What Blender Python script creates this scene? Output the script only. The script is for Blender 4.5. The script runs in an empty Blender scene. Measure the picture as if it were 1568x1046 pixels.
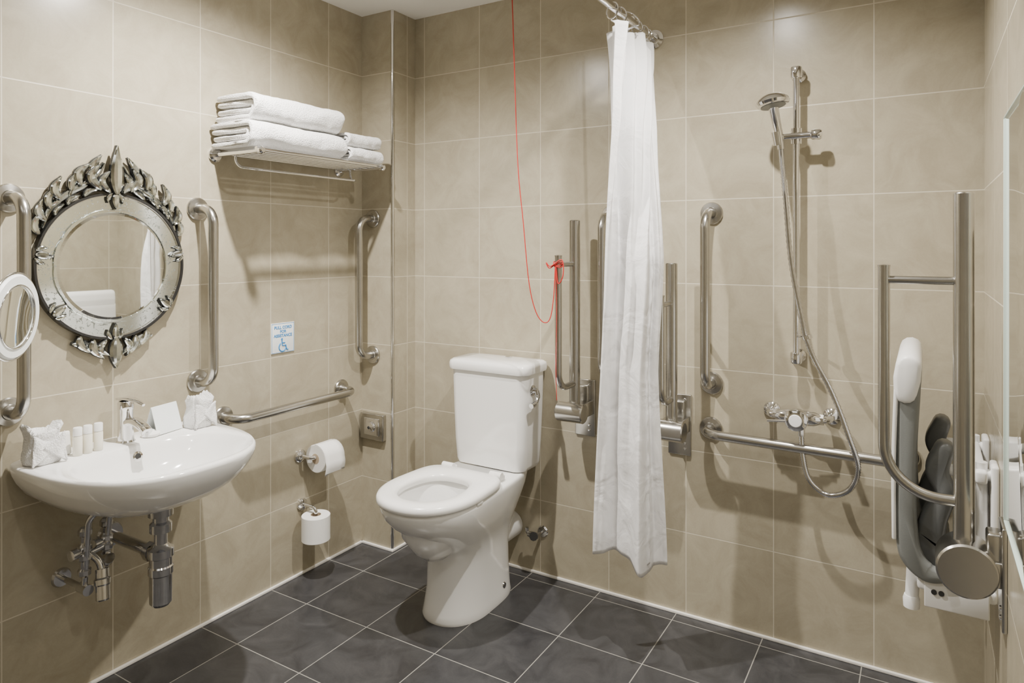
import bpy, bmesh, math, random
from mathutils import Vector, Matrix, noise
random.seed(3)
pi=math.pi
sc=bpy.context.scene
col=sc.collection

# ------------------------------------------------------------------ materials
def new_mat(name):
    m=bpy.data.materials.new(name); m.use_nodes=True
    nt=m.node_tree; b=nt.nodes['Principled BSDF']
    return m,nt,b
def simple(name,colr,rough=.4,metal=0,coat=0,bump=None,sheen=0,spec=None,var=0.0,vscale=20):
    m,nt,b=new_mat(name)
    b.inputs['Base Color'].default_value=(*colr,1)
    b.inputs['Roughness'].default_value=rough
    b.inputs['Metallic'].default_value=metal
    b.inputs['Coat Weight'].default_value=coat
    b.inputs['Coat Roughness'].default_value=.05
    b.inputs['Sheen Weight'].default_value=sheen
    if spec is not None: b.inputs['Specular IOR Level'].default_value=spec
    geo=nt.nodes.new('ShaderNodeNewGeometry')
    if var>0:
        n=nt.nodes.new('ShaderNodeTexNoise'); n.inputs['Scale'].default_value=vscale; n.inputs['Detail'].default_value=4
        nt.links.new(geo.outputs['Position'],n.inputs['Vector'])
        mx=nt.nodes.new('ShaderNodeMix'); mx.data_type='RGBA'
        mx.inputs['A'].default_value=(*[c*(1-var) for c in colr],1)
        mx.inputs['B'].default_value=(*[min(1,c*(1+var)) for c in colr],1)
        nt.links.new(n.outputs['Fac'],mx.inputs['Factor'])
        nt.links.new(mx.outputs['Result'],b.inputs['Base Color'])
    if bump:
        n=nt.nodes.new('ShaderNodeTexNoise'); n.inputs['Scale'].default_value=bump[0]; n.inputs['Detail'].default_value=3
        nt.links.new(geo.outputs['Position'],n.inputs['Vector'])
        bp=nt.nodes.new('ShaderNodeBump'); bp.inputs['Strength'].default_value=bump[1]; bp.inputs['Distance'].default_value=bump[2]
        nt.links.new(n.outputs['Fac'],bp.inputs['Height']); nt.links.new(bp.outputs['Normal'],b.inputs['Normal'])
    return m

def math_n(nt,op,a,b=None,c=None):
    n=nt.nodes.new('ShaderNodeMath'); n.operation=op
    for i,v in enumerate((a,b,c)):
        if v is None: continue
        if isinstance(v,(int,float)): n.inputs[i].default_value=v
        else: nt.links.new(v,n.inputs[i])
    return n.outputs[0]

def tile_mat(name,floor=False):
    m,nt,b=new_mat(name)
    geo=nt.nodes.new('ShaderNodeNewGeometry')
    sp=nt.nodes.new('ShaderNodeSeparateXYZ'); nt.links.new(geo.outputs['Position'],sp.inputs[0])
    sn=nt.nodes.new('ShaderNodeSeparateXYZ'); nt.links.new(geo.outputs['True Normal'],sn.inputs[0])
    if floor:
        u=math_n(nt,'DIVIDE',math_n(nt,'SUBTRACT',sp.outputs[0],.2-3),.3)
        v=math_n(nt,'DIVIDE',math_n(nt,'SUBTRACT',sp.outputs[1],-.056-6),.3)
    else:
        ux=math_n(nt,'SUBTRACT',sp.outputs[0],.234-3)
        uy=math_n(nt,'SUBTRACT',sp.outputs[1],-.056-6)
        sel=math_n(nt,'GREATER_THAN',math_n(nt,'ABSOLUTE',sn.outputs[1]),.5)
        inv=math_n(nt,'SUBTRACT',1,sel)
        u=math_n(nt,'DIVIDE',math_n(nt,'ADD',math_n(nt,'MULTIPLY',ux,sel),math_n(nt,'MULTIPLY',uy,inv)),.3)
        v=math_n(nt,'DIVIDE',math_n(nt,'ADD',sp.outputs[2],.0),.3)
    def dist(w):
        f=math_n(nt,'FRACT',w)
        return math_n(nt,'MULTIPLY',math_n(nt,'MINIMUM',f,math_n(nt,'SUBTRACT',1,f)),.3)
    d=math_n(nt,'MINIMUM',dist(u),dist(v))
    g=nt.nodes.new('ShaderNodeMapRange'); g.interpolation_type='SMOOTHSTEP'
    g.inputs['From Min'].default_value=.0008; g.inputs['From Max'].default_value=.0024 if not floor else .0022
    g.inputs['To Min'].default_value=1; g.inputs['To Max'].default_value=0
    nt.links.new(d,g.inputs['Value']); mask=g.outputs[0]
    cmb=nt.nodes.new('ShaderNodeCombineXYZ')
    nt.links.new(math_n(nt,'FLOOR',u),cmb.inputs[0]); nt.links.new(math_n(nt,'FLOOR',v),cmb.inputs[1])
    wn=nt.nodes.new('ShaderNodeTexWhiteNoise'); nt.links.new(cmb.outputs[0],wn.inputs['Vector'])
    add=nt.nodes.new('ShaderNodeVectorMath'); add.operation='MULTIPLY_ADD'
    nt.links.new(wn.outputs['Color'],add.inputs[0]); add.inputs[1].default_value=(9,9,9)
    nt.links.new(geo.outputs['Position'],add.inputs[2])
    n1=nt.nodes.new('ShaderNodeTexNoise'); n1.inputs['Scale'].default_value=7; n1.inputs['Detail'].default_value=9; n1.inputs['Roughness'].default_value=.68; n1.inputs['Distortion'].default_value=1.1
    nt.links.new(add.outputs[0],n1.inputs['Vector'])
    n2=nt.nodes.new('ShaderNodeTexNoise'); n2.inputs['Scale'].default_value=160; n2.inputs['Detail'].default_value=3
    nt.links.new(geo.outputs['Position'],n2.inputs['Vector'])
    cr=nt.nodes.new('ShaderNodeValToRGB'); cr.color_ramp.elements[0].position=.36; cr.color_ramp.elements[1].position=.66
    if floor:
        cr.color_ramp.elements[0].color=(.032,.032,.035,1); cr.color_ramp.elements[1].color=(.070,.070,.075,1)
        gc=(.33,.32,.29,1)
    else:
        cr.color_ramp.elements[0].color=(.365,.325,.240,1); cr.color_ramp.elements[1].color=(.455,.412,.312,1)
        gc=(.60,.555,.45,1)
    mixv=math_n(nt,'ADD',math_n(nt,'MULTIPLY',n1.outputs['Fac'],.82),math_n(nt,'MULTIPLY',n2.outputs['Fac'],.12))
    mixv=math_n(nt,'ADD',mixv,math_n(nt,'MULTIPLY',wn.outputs['Value'],.08))
    nt.links.new(mixv,cr.inputs[0])
    mx=nt.nodes.new('ShaderNodeMix'); mx.data_type='RGBA'
    nt.links.new(mask,mx.inputs['Factor']); nt.links.new(cr.outputs[0],mx.inputs['A']); mx.inputs['B'].default_value=gc
    nt.links.new(mx.outputs['Result'],b.inputs['Base Color'])
    rr=math_n(nt,'ADD',math_n(nt,'MULTIPLY',mask,.4),.24 if not floor else .30)
    nt.links.new(rr,b.inputs['Roughness'])
    h=math_n(nt,'ADD',math_n(nt,'MULTIPLY',mask,-1),math_n(nt,'MULTIPLY',n2.outputs['Fac'],.10))
    bp=nt.nodes.new('ShaderNodeBump'); bp.inputs['Strength'].default_value=.3; bp.inputs['Distance'].default_value=.001
    nt.links.new(h,bp.inputs['Height']); nt.links.new(bp.outputs['Normal'],b.inputs['Normal'])
    b.inputs['Specular IOR Level'].default_value=.45
    return m

M_wall=tile_mat('wall_tile'); M_floor=tile_mat('floor_tile',True)
M_ceil=simple('ceiling_paint',(.88,.865,.82),.8,var=.02,vscale=3)
M_cer=simple('ceramic',(.88,.88,.87),.10,coat=.6,var=.01,vscale=5)
M_seat=simple('seat_plastic',(.90,.895,.88),.22,coat=.2,var=.01)
M_chrome=simple('chrome',(.78,.78,.79),.07,1,var=.03)
M_dchrome=simple('aged_chrome',(.60,.60,.61),.12,1,var=.22,vscale=30)
M_steel=simple('brushed_steel',(.50,.49,.465),.24,1,var=.08,vscale=40)
M_white=simple('white_plastic',(.86,.86,.85),.35,var=.01)
M_caulk=simple('caulk',(.84,.82,.78),.6,var=.06,vscale=40)
M_towel=simple('towel_cotton',(.93,.93,.93),.95,sheen=.3,bump=(260,1,.006),var=.02,vscale=60)
M_paper=simple('paper',(.92,.92,.90),.85,bump=(200,.2,.001),var=.01)
M_card=simple('card_tube',(.45,.36,.26),.9,var=.05)
M_grey=simple('grey_moulding',(.20,.21,.205),.42,bump=(260,.3,.0006),var=.06)
M_dgrey=simple('dark_grey_moulding',(.13,.137,.14),.35,bump=(260,.3,.0006),var=.06)
M_mirror=simple('mirror_glass',(.90,.92,.90),.015,1,var=.005)
M_black=simple('black_edge',(.02,.02,.02),.2,var=.1)
M_leaf=simple('bevelled_glass_leaf',(.80,.86,.84),.10,1,var=.20,vscale=120)
M_gedge=simple('polished_glass_edge',(.62,.74,.68),.15,var=.03)
M_red=simple('red_cord',(.50,.012,.010),.6,var=.1,vscale=200)
M_sign=simple('sign_white',(.86,.90,.91),.35,var=.01)
M_blue=simple('sign_blue',(.03,.24,.58),.4,var=.02)
M_bottle=simple('bottle_cream',(.84,.81,.70),.25,var=.03)
M_frost=simple('frosted_ring',(.84,.87,.87),.45,var=.02)
M_dark=simple('dark_hole',(.03,.03,.03),.6,var=.1)
# etched glass
M_etch,nt,b=new_mat('etched_mirror')
b.inputs['Metallic'].default_value=1
geo=nt.nodes.new('ShaderNodeNewGeometry')
vz=nt.nodes.new('ShaderNodeTexNoise'); vz.inputs['Scale'].default_value=48; vz.inputs['Detail'].default_value=2; vz.inputs['Distortion'].default_value=3
nt.links.new(geo.outputs['Position'],vz.inputs['Vector'])
r=nt.nodes.new('ShaderNodeValToRGB'); r.color_ramp.elements[0].position=.60; r.color_ramp.elements[0].color=(.88,.93,.91,1)
r.color_ramp.elements[1].position=.65; r.color_ramp.elements[1].color=(.42,.46,.45,1)
nt.links.new(vz.outputs['Fac'],r.inputs[0]); nt.links.new(r.outputs[0],b.inputs['Base Color'])
r2=nt.nodes.new('ShaderNodeMapRange'); r2.inputs['From Min'].default_value=.6; r2.inputs['From Max'].default_value=.66; r2.inputs['To Min'].default_value=.10; r2.inputs['To Max'].default_value=.5
nt.links.new(vz.outputs['Fac'],r2.inputs['Value']); nt.links.new(r2.outputs[0],b.inputs['Roughness'])
# curtain
M_curt,nt,b=new_mat('curtain_fabric')
b.inputs['Base Color'].default_value=(.93,.93,.94,1); b.inputs['Roughness'].default_value=.7
tr=nt.nodes.new('ShaderNodeBsdfTranslucent'); tr.inputs[0].default_value=(.92,.92,.93,1)
ms=nt.nodes.new('ShaderNodeMixShader'); ms.inputs[0].default_value=.22
out=nt.nodes['Material Output']
nt.links.new(b.outputs[0],ms.inputs[1]); nt.links.new(tr.outputs[0],ms.inputs[2]); nt.links.new(ms.outputs[0],out.inputs[0])
geo=nt.nodes.new('ShaderNodeNewGeometry')
n=nt.nodes.new('ShaderNodeTexNoise'); n.inputs['Scale'].default_value=9; n.inputs['Detail'].default_value=5; n.inputs['Distortion'].default_value=1
nt.links.new(geo.outputs['Position'],n.inputs['Vector'])
bp=nt.nodes.new('ShaderNodeBump'); bp.inputs['Strength'].default_value=.4; bp.inputs['Distance'].default_value=.02
nt.links.new(n.outputs['Fac'],bp.inputs['Height']); nt.links.new(bp.outputs['Normal'],b.inputs['Normal'])
M_emit,nt,b=new_mat('lamp_diffuser'); b.inputs['Emission Color'].default_value=(1,.95,.86,1); b.inputs['Emission Strength'].default_value=6

# ------------------------------------------------------------------ geometry helpers
def root(name,loc=(0,0,0)):
    e=bpy.data.objects.new(name,None); e.empty_display_size=.05; e.location=loc; col.objects.link(e); return e
def mk(name,verts,faces,mat,parent=None,smooth=True,angle=40,merge=False):
    off=Vector(parent.location) if parent else Vector((0,0,0))
    me=bpy.data.meshes.new(name)
    me.from_pydata([tuple(Vector(v)-off) for v in verts],[],faces)
    bm=bmesh.new(); bm.from_mesh(me)
    if merge: bmesh.ops.remove_doubles(bm,verts=bm.verts,dist=1e-5)
    bmesh.ops.recalc_face_normals(bm,faces=bm.faces)
    bm.to_mesh(me); bm.free()
    me.materials.append(mat)
    if smooth:
        me.shade_smooth(); me.set_sharp_from_angle(angle=math.radians(angle))
    o=bpy.data.objects.new(name,me); col.objects.link(o)
    if parent: o.parent=parent
    return o
def fillet(pts,r,n=8,closed=False):
    pts=[Vector(p) for p in pts]; res=[pts[0]]
    for i in range(1,len(pts)-1):
        p,a,c=pts[i],pts[i-1],pts[i+1]
        d1=(a-p); d2=(c-p); rr=min(r,d1.length*.49 if i>1 else d1.length*.98,d2.length*.49 if i<len(pts)-2 else d2.length*.98)
        ang=d1.angle(d2); t=rr
        A=p+d1.normalized()*t; C=p+d2.normalized()*t
        for k in range(n+1):
            s=k/n
            w=math.sin(ang/2)
            b0=(1-s)**2; b1=2*s*(1-s)*w; b2=s*s
            res.append((A*b0+p*b1+C*b2)/(b0+b1+b2))
    res.append(pts[-1]); return res
def smooth_path(pts,n=8):
    pts=[Vector(p) for p in pts]; P=[pts[0]*2-pts[1]]+pts+[pts[-1]*2-pts[-2]]; res=[]
    for i in range(1,len(P)-2):
        for k in range(n):
            t=k/n; a,b_,c,d=P[i-1],P[i],P[i+1],P[i+2]
            res.append(.5*((2*b_)+(-a+c)*t+(2*a-5*b_+4*c-d)*t*t+(-a+3*b_-3*c+d)*t**3))
    res.append(P[-2]); return res
def sweep(name,pts,r,mat,parent=None,seg=18,closed=False,caps=True,angle=40):
    pts=[Vector(p) for p in pts]; N=len(pts)
    T=[]
    for i in range(N):
        if closed: t=pts[(i+1)%N]-pts[i-1]
        elif i==0: t=pts[1]-pts[0]
        elif i==N-1: t=pts[-1]-pts[-2]
        else: t=(pts[i+1]-pts[i]).normalized()+(pts[i]-pts[i-1]).normalized()
        T.append(t.normalized())
    up=Vector((0,0,1)) if abs(T[0].z)<.9 else Vector((1,0,0))
    n=(up-T[0]*up.dot(T[0])).normalized()
    V=[];F=[]
    for i in range(N):
        n=(n-T[i]*n.dot(T[i])).normalized(); b_=T[i].cross(n)
        rr=r[i] if isinstance(r,(list,tuple)) else r
        for k in range(seg):
            a=2*pi*k/seg; V.append(pts[i]+n*math.cos(a)*rr+b_*math.sin(a)*rr)
    M=N if closed else N-1
    for i in range(M):
        j=(i+1)%N
        for k in range(seg):
            l=(k+1)%seg; F.append((i*seg+k,i*seg+l,j*seg+l,j*seg+k))
    if caps and not closed:
        F.append(tuple(range(seg))); F.append(tuple((N-1)*seg+k for k in range(seg)))
    return mk(name,V,F,mat,parent,angle=angle)
def basis(d):
    d=Vector(d).normalized(); up=Vector((0,0,1)) if abs(d.z)<.9 else Vector((1,0,0))
    u=(up-d*up.dot(d)).normalized(); v=d.cross(u); return d,u,v
def lathe(name,prof,mat,parent,loc,d=(0,0,1),seg=40,angle=35,sx=1,sy=1):
    d,u,v=basis(d); loc=Vector(loc); V=[];F=[]
    for (r_,h) in prof:
        for k in range(seg):
            a=2*pi*k/seg; V.append(loc+d*h+u*math.cos(a)*r_*sx+v*math.sin(a)*r_*sy)
    for i in range(len(prof)-1):
        for k in range(seg):
            l=(k+1)%seg; F.append((i*seg+k,i*seg+l,(i+1)*seg+l,(i+1)*seg+k))
    if prof[0][0]>1e-6: F.append(tuple(range(seg)))
    if prof[-1][0]>1e-6: F.append(tuple((len(prof)-1)*seg+k for k in range(seg)))
    return mk(name,V,F,mat,parent,angle=angle,merge=True)
def loft(name,rings,mat,parent=None,cap0=True,cap1=True,closed=True,angle=40,loop=False,smooth=True):
    n=len(rings[0]); V=[p for r_ in rings for p in r_]; F=[]
    R=len(rings); rng=R if loop else R-1
    for i in range(rng):
        j=(i+1)%R
        for k in range(n if closed else n-1):
            l=(k+1)%n; F.append((i*n+k,i*n+l,j*n+l,j*n+k))
    if cap0 and not loop: F.append(tuple(range(n)))
    if cap1 and not loop: F.append(tuple((R-1)*n+k for k in range(n)))
    return mk(name,V,F,mat,parent,angle=angle,smooth=smooth)
def box(name,c,s,mat,parent=None,bevel=0,rot=None,seg=3):
    bm=bmesh.new(); bmesh.ops.create_cube(bm,size=1)
    bmesh.ops.scale(bm,vec=Vector(s),verts=bm.verts)
    if bevel: bmesh.ops.bevel(bm,geom=bm.edges[:],offset=bevel,segments=seg,affect='EDGES',profile=.5)
    if rot is not None: bmesh.ops.transform(bm,matrix=rot.to_4x4(),verts=bm.verts)
    off=Vector(parent.location) if parent else Vector((0,0,0))
    me=bpy.data.meshes.new(name)
    if parent: bmesh.ops.translate(bm,vec=Vector(c)-off,verts=bm.verts)
    bm.to_mesh(me); bm.free(); me.materials.append(mat)
    if bevel: me.shade_smooth(); me.set_sharp_from_angle(angle=math.radians(40))
    o=bpy.data.objects.new(name,me); col.objects.link(o)
    if parent: o.parent=parent
    else: o.location=c
    return o
def rounded_rect(w,h,r,n=6):
    pts=[]
    for cx,cy,a0 in ((w/2-r,h/2-r,0),(-w/2+r,h/2-r,pi/2),(-w/2+r,-h/2+r,pi),(w/2-r,-h/2+r,1.5*pi)):
        for k in range(n+1):
            a=a0+pi/2*k/n; pts.append((cx+r*math.cos(a),cy+r*math.sin(a)))
    return pts

# ------------------------------------------------------------------ room shell
W=2.32; H=2.37; YR=-3.3
box('floor',(W/2,YR/2,-.05),(W+.2,-YR+.2,.1),M_floor)
box('ceiling',(W/2,YR/2,H+.05),(W+.2,-YR+.2,.1),M_ceil)
box('wall_left',(-.05,YR/2,H/2),(.1,-YR,H),M_wall)
box('wall_back',(W/2,.05,H/2),(W+.2,.1,H),M_wall)
box('wall_right',(W+.05,YR/2,H/2),(.1,-YR,H),M_wall)
box('wall_front',(W/2,YR-.05,H/2),(W+.2,.1,H),M_wall)
PX=.18; PY=-.155
box('wall_column',(PX/2,PY/2,H/2),(PX,-PY,H),M_wall)
lathe('trim_1',[(.0,0),(.007,0),(.007,H),(0,H)],M_chrome,None,(PX-.002,PY+.002,0),seg=16)
def strip(name,x0,y0,x1,y1): box(name,((x0+x1)/2,(y0+y1)/2,.005),(abs(x1-x0),abs(y1-y0),.010),M_caulk,bevel=.002)
strip('baseboard_left',0,YR,.010,PY); strip('baseboard_column_front',0,PY-.010,PX+.010,PY); strip('baseboard_column_side',PX,PY-.0,PX+.010,0)
strip('baseboard_back',PX+.010,-.010,W,0); strip('baseboard_right',W-.010,YR,W,-.010)

# ------------------------------------------------------------------ grab rails
RR=.0165
def flange(parent,p,d):
    lathe('flange',[(.0,.0),(.040,.0),(.040,.006),(.037,.010),(.022,.012),(.020,.016),(0,.016)],M_steel,parent,p,d)
def grab(a,bq,n,out=.09,bend=.055):
    a=Vector(a); bq=Vector(bq); n=Vector(n)
    rt=root('grab_rail',(a+bq)/2)
    pts=fillet([a,a+n*out,bq+n*out,bq],bend,10)
    sweep('tube',pts,RR,M_steel,rt,seg=24); flange(rt,a,n); flange(rt,bq,n); return rt
X1=(1,0,0); Yn=(0,-1,0); Xn=(-1,0,0)
grab((0,-1.54,1.467),(0,-1.54,.875),X1)
grab((0,-.968,1.464),(0,-.968,.864),X1)
grab((.068,PY,1.457),(.068,PY,.851),Yn)
grab((0,-.868,.715),(0,-.285,.715),X1)
grab((1.145,0,1.45),(1.145,0,.85),Yn)
grab((1.527,0,1.45),(1.527,0,.85),Yn)
grab((1.524,0,.69),(2.12,0,.685),Yn)

# ------------------------------------------------------------------ drop-down support rails (folded up)
def fold_rail(base,n,top,hz,ttop,tbot,sep,off,cr=.036,cl=.10,coff=.0,bend=.06,pz=None):
    n=Vector(n); side=Vector((0,0,1)).cross(n); B=Vector((base[0],base[1],0))
    rt=root('folding_support_rail',(B.x,B.y,hz))
    post=B+n*off; thin=B+n*(off+sep)
    lathe('post',[(0,0),(.0205,0),(.0205,top-hz-.003),(.018,top-hz),(0,top-hz)],M_steel,rt,post+Vector((0,0,hz)))
    p=[thin+Vector((0,0,ttop)),thin+Vector((0,0,tbot)),post+Vector((0,0,tbot))]
    sweep('outer_tube',fillet(p,bend,12),.0125,M_steel,rt,seg=20)
    sweep('cross_bar',[thin+Vector((0,0,ttop-.03)),post+Vector((0,0,ttop-.03))],.009,M_steel,rt,seg=16)
    lathe('tube_cap',[(0,0),(.0135,0),(.0135,.004),(0,.006)],M_steel,rt,thin+Vector((0,0,ttop)))
    hc=B+n*(off+coff)+Vector((0,0,hz))
    lathe('hinge_barrel',[(0,-cl/2),(cr-.004,-cl/2),(cr,-cl/2+.004),(cr,cl/2-.004),(cr-.004,cl/2),(0,cl/2)],M_steel,rt,hc,side)
    a=Matrix((side,n,Vector((0,0,1)))).transposed()
    box('wall_plate',B+n*.005+Vector((0,0,hz-.005)),(.085,.010,.22),M_steel,rt,bevel=.003,rot=a)
    box('bracket',B+n*(off+coff)*.5+Vector((0,0,hz)),(cl*.7,(off+coff),.055),M_steel,rt,bevel=.004,rot=a)
    box('bracket_gusset',B+n*.02+Vector((0,0,hz+.05)),(.05,.03,.07),M_steel,rt,bevel=.006,rot=a)
    for dz in (-.09,-.07,.085):
        lathe('screw',[(0,0),(.006,0),(.005,.003),(0,.004)],M_chrome,rt,B+n*.010+Vector((0,0,hz+dz))+side*.02,n,seg=12)
    return rt
fold_rail((1.037,0),Yn,1.433,.71,1.297,.815,.135,.10,cr=.036,cl=.11,coff=.03)
fold_rail((1.413,0),Yn,1.275,.695,1.165,.80,.115,.10,cr=.036,cl=.11,coff=.03)
fold_rail((W,-.625),Xn,1.452,.632,1.286,.767,.155,.075,cr=.058,cl=.09,coff=-.004,bend=.11)

# ------------------------------------------------------------------ toilet
TX=.695
def ring(yf,yb,hw,z,yc=None,ef=2.2,eb=3.2,taper=0,N=64,hwf=None):
    if yc is None: yc=(yf+yb)/2
    P=[]
    for k in range(N):
        a=2*pi*k/N; c=math.cos(a); s=math.sin(a)
        if c>=0:
            x=hw*math.copysign(abs(s)**(2/ef),s); y=yc-(yc-yf)*abs(c)**(2/ef)
        else:
            f=abs(c)**(2/eb)
            x=hw*math.copysign(abs(s)**(2/eb),s)*(1-taper*f); y=yc+(yb-yc)*f
        P.append(Vector((TX+x,y,z)))
    return P
toilet=root('toilet',(TX,-.35,0))
R=[]
for (z,yf,yb,hw,yc,tp) in [(0,-.520,-.14,.122,-.36,.0),(.012,-.524,-.138,.123,-.36,.0),(.03,-.517,-.14,.119,-.36,0),(.10,-.505,-.14,.111,-.35,0),(.20,-.500,-.14,.109,-.36,0),
    (.255,-.515,-.13,.117,-.38,.0),(.295,-.560,-.115,.132,-.42,.02),(.335,-.620,-.09,.149,-.45,.06),(.375,-.675,-.06,.164,-.48,.10),(.41,-.708,-.035,.174,-.50,.12),(.440,-.722,-.03,.179,-.50,.12),(.452,-.722,-.03,.178,-.50,.11),(.458,-.717,-.035,.172,-.50,.11)]:
    R.append(ring(yf,yb,hw,z,yc,2.15,4.0,tp))
for (z,yf,yb,hw) in [(.458,-.680,-.375,.125),(.445,-.675,-.382,.118),(.40,-.665,-.39,.115),(.33,-.645,-.41,.10),(.27,-.60,-.43,.07),(.24,-.56,-.45,.04)]:
    R.append(ring(yf,yb,hw,z,(yf+yb)/2,2.1,2.2,0))
loft('pan',R,M_cer,toilet,angle=60)
So=lambda g,z: ring(-.733+g,-.300-g,.185-g,z,-.51,2.2,5.0,.06)
Si=lambda g,z: ring(-.662-g,-.395+g,.110+g,z,-.53,2.1,2.6,.05)
seatR=[So(.004,.460),So(0,.466),So(0,.477),So(.004,.485),So(.014,.490),Si(.014,.490),Si(.004,.485),Si(0,.477),Si(.003,.462)]
loft('seat',seatR,M_seat,toilet,loop=True,angle=70)
for sx in (-.11,.11):
    sweep('seat_hinge',[(TX+sx-.025,-.290,.480),(TX+sx+.025,-.290,.480)],.013,M_seat,toilet,seg=16)
    box('hinge_foot',(TX+sx,-.280,.468),(.045,.04,.024),M_seat,toilet,bevel=.006)
for a,b_ in ((.172,-.50),(-.172,-.5)):
    box('seat_buffer',(TX+a,b_,.458),(.02,.035,.014),M_seat,toilet,bevel=.004)
# cistern
def cis(hw,yf,yb,z,bow=.018):
    r_=rounded_rect(2*hw,yb-yf,.035,6); P=[]
    for x,y in r_:
        yy=(yf+yb)/2+y
        if y<0: yy-=bow*(1-(x/hw)**2)*(min(1,-y/((yb-yf)/2-.035+1e-6)))
        P.append(Vector((TX+x,yy,z)))
    return P
C=[cis(.148,-.168,-.035,.459),cis(.158,-.178,-.03,.463),cis(.163,-.182,-.026,.478),cis(.168,-.186,-.022,.56),cis(.173,-.188,-.02,.68),cis(.176,-.190,-.018,.80),cis(.177,-.190,-.018,.840)]
loft('cistern',C,M_cer,toilet,angle=50)
L=[cis(.178,-.192,-.016,.838),cis(.186,-.200,-.010,.840),cis(.188,-.202,-.008,.847),cis(.188,-.202,-.008,.863),cis(.185,-.199,-.010,.873),cis(.176,-.190,-.018,.879),cis(.120,-.14,-.05,.883,.005)]
loft('cistern_lid',L,M_cer,toilet,angle=50)
lathe('flush_button',[(0,0),(.014,0),(.014,.004),(.010,.006),(0,.006)],M_chrome,toilet,(TX+.03,-.07,.882),seg=24)
lathe('lever_boss',[(0,0),(.021,0),(.021,.006),(.012,.010),(.010,.024),(0,.024)],M_dchrome,toilet,(TX+.172,-.130,.775),(1,0,0),seg=24)
sweep('lever',smooth_path([(TX+.194,-.130,.775),(TX+.201,-.135,.752),(TX+.202,-.155,.732),(TX+.201,-.185,.727)],6),[.010]*7+[.0085]*6+[.010]*6,M_dchrome,toilet,seg=14)
lathe('fixing_cap',[(0,0),(.012,0),(.010,.004),(0,.005)],M_dchrome,toilet,(TX+.113,-.24,.05),(1,0,0),seg=16)
lathe('soil_pipe',[(0,0),(.055,0),(.055,.13),(0,.13)],M_white,toilet,(TX,-.001,.18),Yn,seg=32)
# stop valve
vv=root('stop_valve',(.86,0,.20))
sweep('pipe',fillet([(.845,0,.175),(.845,-.05,.175),(.80,-.05,.175),(.80,-.05,.20)],.015),.007,M_dchrome,vv)
lathe('rosette',[(0,0),(.024,0),(.020,.006),(0,.008)],M_dchrome,vv,(.845,0,.175),Yn)
lathe('valve_body',[(0,-.024),(.010,-.024),(.013,-.010),(.013,.010),(.010,.024),(0,.024)],M_dchrome,vv,(.83,-.05,.175),X1)
lathe('valve_handle',[(0,0),(.005,0),(.005,.014),(.017,.016),(.017,.023),(0,.023)],M_dark,vv,(.835,-.05,.175),(.3,-1,.2),seg=10)

# ------------------------------------------------------------------ washbasin
SY=-1.265; ZT=.735
def bas(sx,sy,z,P=.50,hw=.290,N=72,x0=.0):
    pts=[]
    for k in range(N):
        a=2*pi*k/N; c=math.cos(a); s=math.sin(a)
        if s>=0:
            x=.10+(P-.10)*abs(s)**(2/2.6); y=hw*math.copysign(abs(c)**(2/2.6),c)
        else:
            x=.10-.10*abs(s)**(2/7); y=hw*math.copysign(abs(c)**(2/7),c)*(1-.02*abs(s))
        pts.append(Vector((x0+x*sx,SY+y*sy,z)))
    return pts
def inn(cx,hx,hy,z,N=72,e=2.5):
    pts=[]
    for k in range(N):
        a=2*pi*k/N; c=math.cos(a); s=math.sin(a)
        pts.append(Vector((cx+hx*math.copysign(abs(s)**(2/e),s),SY+hy*math.copysign(abs(c)**(2/e),c),z)))
    return pts
basin=root('wall_hung_washbasin',(0,SY,ZT))
BR=[bas(.42,.30,.572),bas(.55,.42,.576),bas(.70,.58,.590),bas(.82,.74,.615),bas(.91,.87,.648),bas(.965,.95,.682),bas(.99,.985,.705),bas(1,1,.722),bas(.998,.998,.731),bas(.988,.988,.7355)]
BR+=[inn(.300,.172,.245,.7345),inn(.300,.166,.238,.728),inn(.300,.158,.226,.705),inn(.298,.145,.200,.67),inn(.295,.12,.155,.64),inn(.290,.08,.09,.618),inn(.285,.03,.03,.612)]
loft('bowl',BR,M_cer,basin,angle=60)
lathe('waste',[(0,0),(.03,0),(.03,.004),(.02,.006),(.018,.002),(0,.002)],M_chrome,basin,(.285,SY,.612))
lathe('overflow_ring',[(.009,0),(.015,0),(.015,.003),(.009,.004),(.008,0),(0,0)],M_chrome,basin,(.142,SY+.005,.700),(1,0,.25),seg=24)
lathe('overflow_hole',[(0,0),(.009,0),(.009,.002),(0,.002)],M_dark,basin,(.142,SY+.005,.700),(1,0,.25),seg=24)
# tap
tap=root('basin_mixer_tap',(.075,-1.258,ZT))
tx,ty=.075,-1.258
lathe('body',[(0,0),(.027,0),(.027,.004),(.023,.009),(.0215,.05),(.0215,.100),(.023,.103),(.023,.122),(.020,.128),(0,.130)],M_chrome,tap,(tx,ty,ZT-.003))
def flat_sweep(name,pts,w,h,mat,parent):
    pts=[Vector(p) for p in pts]; rings=[]
    for i,p in enumerate(pts):
        t=(pts[min(i+1,len(pts)-1)]-pts[max(i-1,0)]).normalized()
        s=Vector((0,0,1)).cross(t).normalized(); u=t.cross(s)
        ww=w[i] if isinstance(w,list) else w; hh=h[i] if isinstance(h,list) else h
        rings.append([p+s*a*1.0+u*b_ for a,b_ in rounded_rect(ww,hh,min(ww,hh)*.45,4)])
    return loft(name,rings,mat,parent)
flat_sweep('spout',smooth_path([(tx+.01,ty,ZT+.060),(tx+.05,ty,ZT+.068),(tx+.09,ty,ZT+.058),(tx+.115,ty,ZT+.045)],4),.032,.022,M_chrome,tap)
lathe('aerator',[(0,0),(.011,0),(.011,.014),(0,.014)],M_chrome,tap,(tx+.105,ty,ZT+.030),seg=20)
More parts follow.
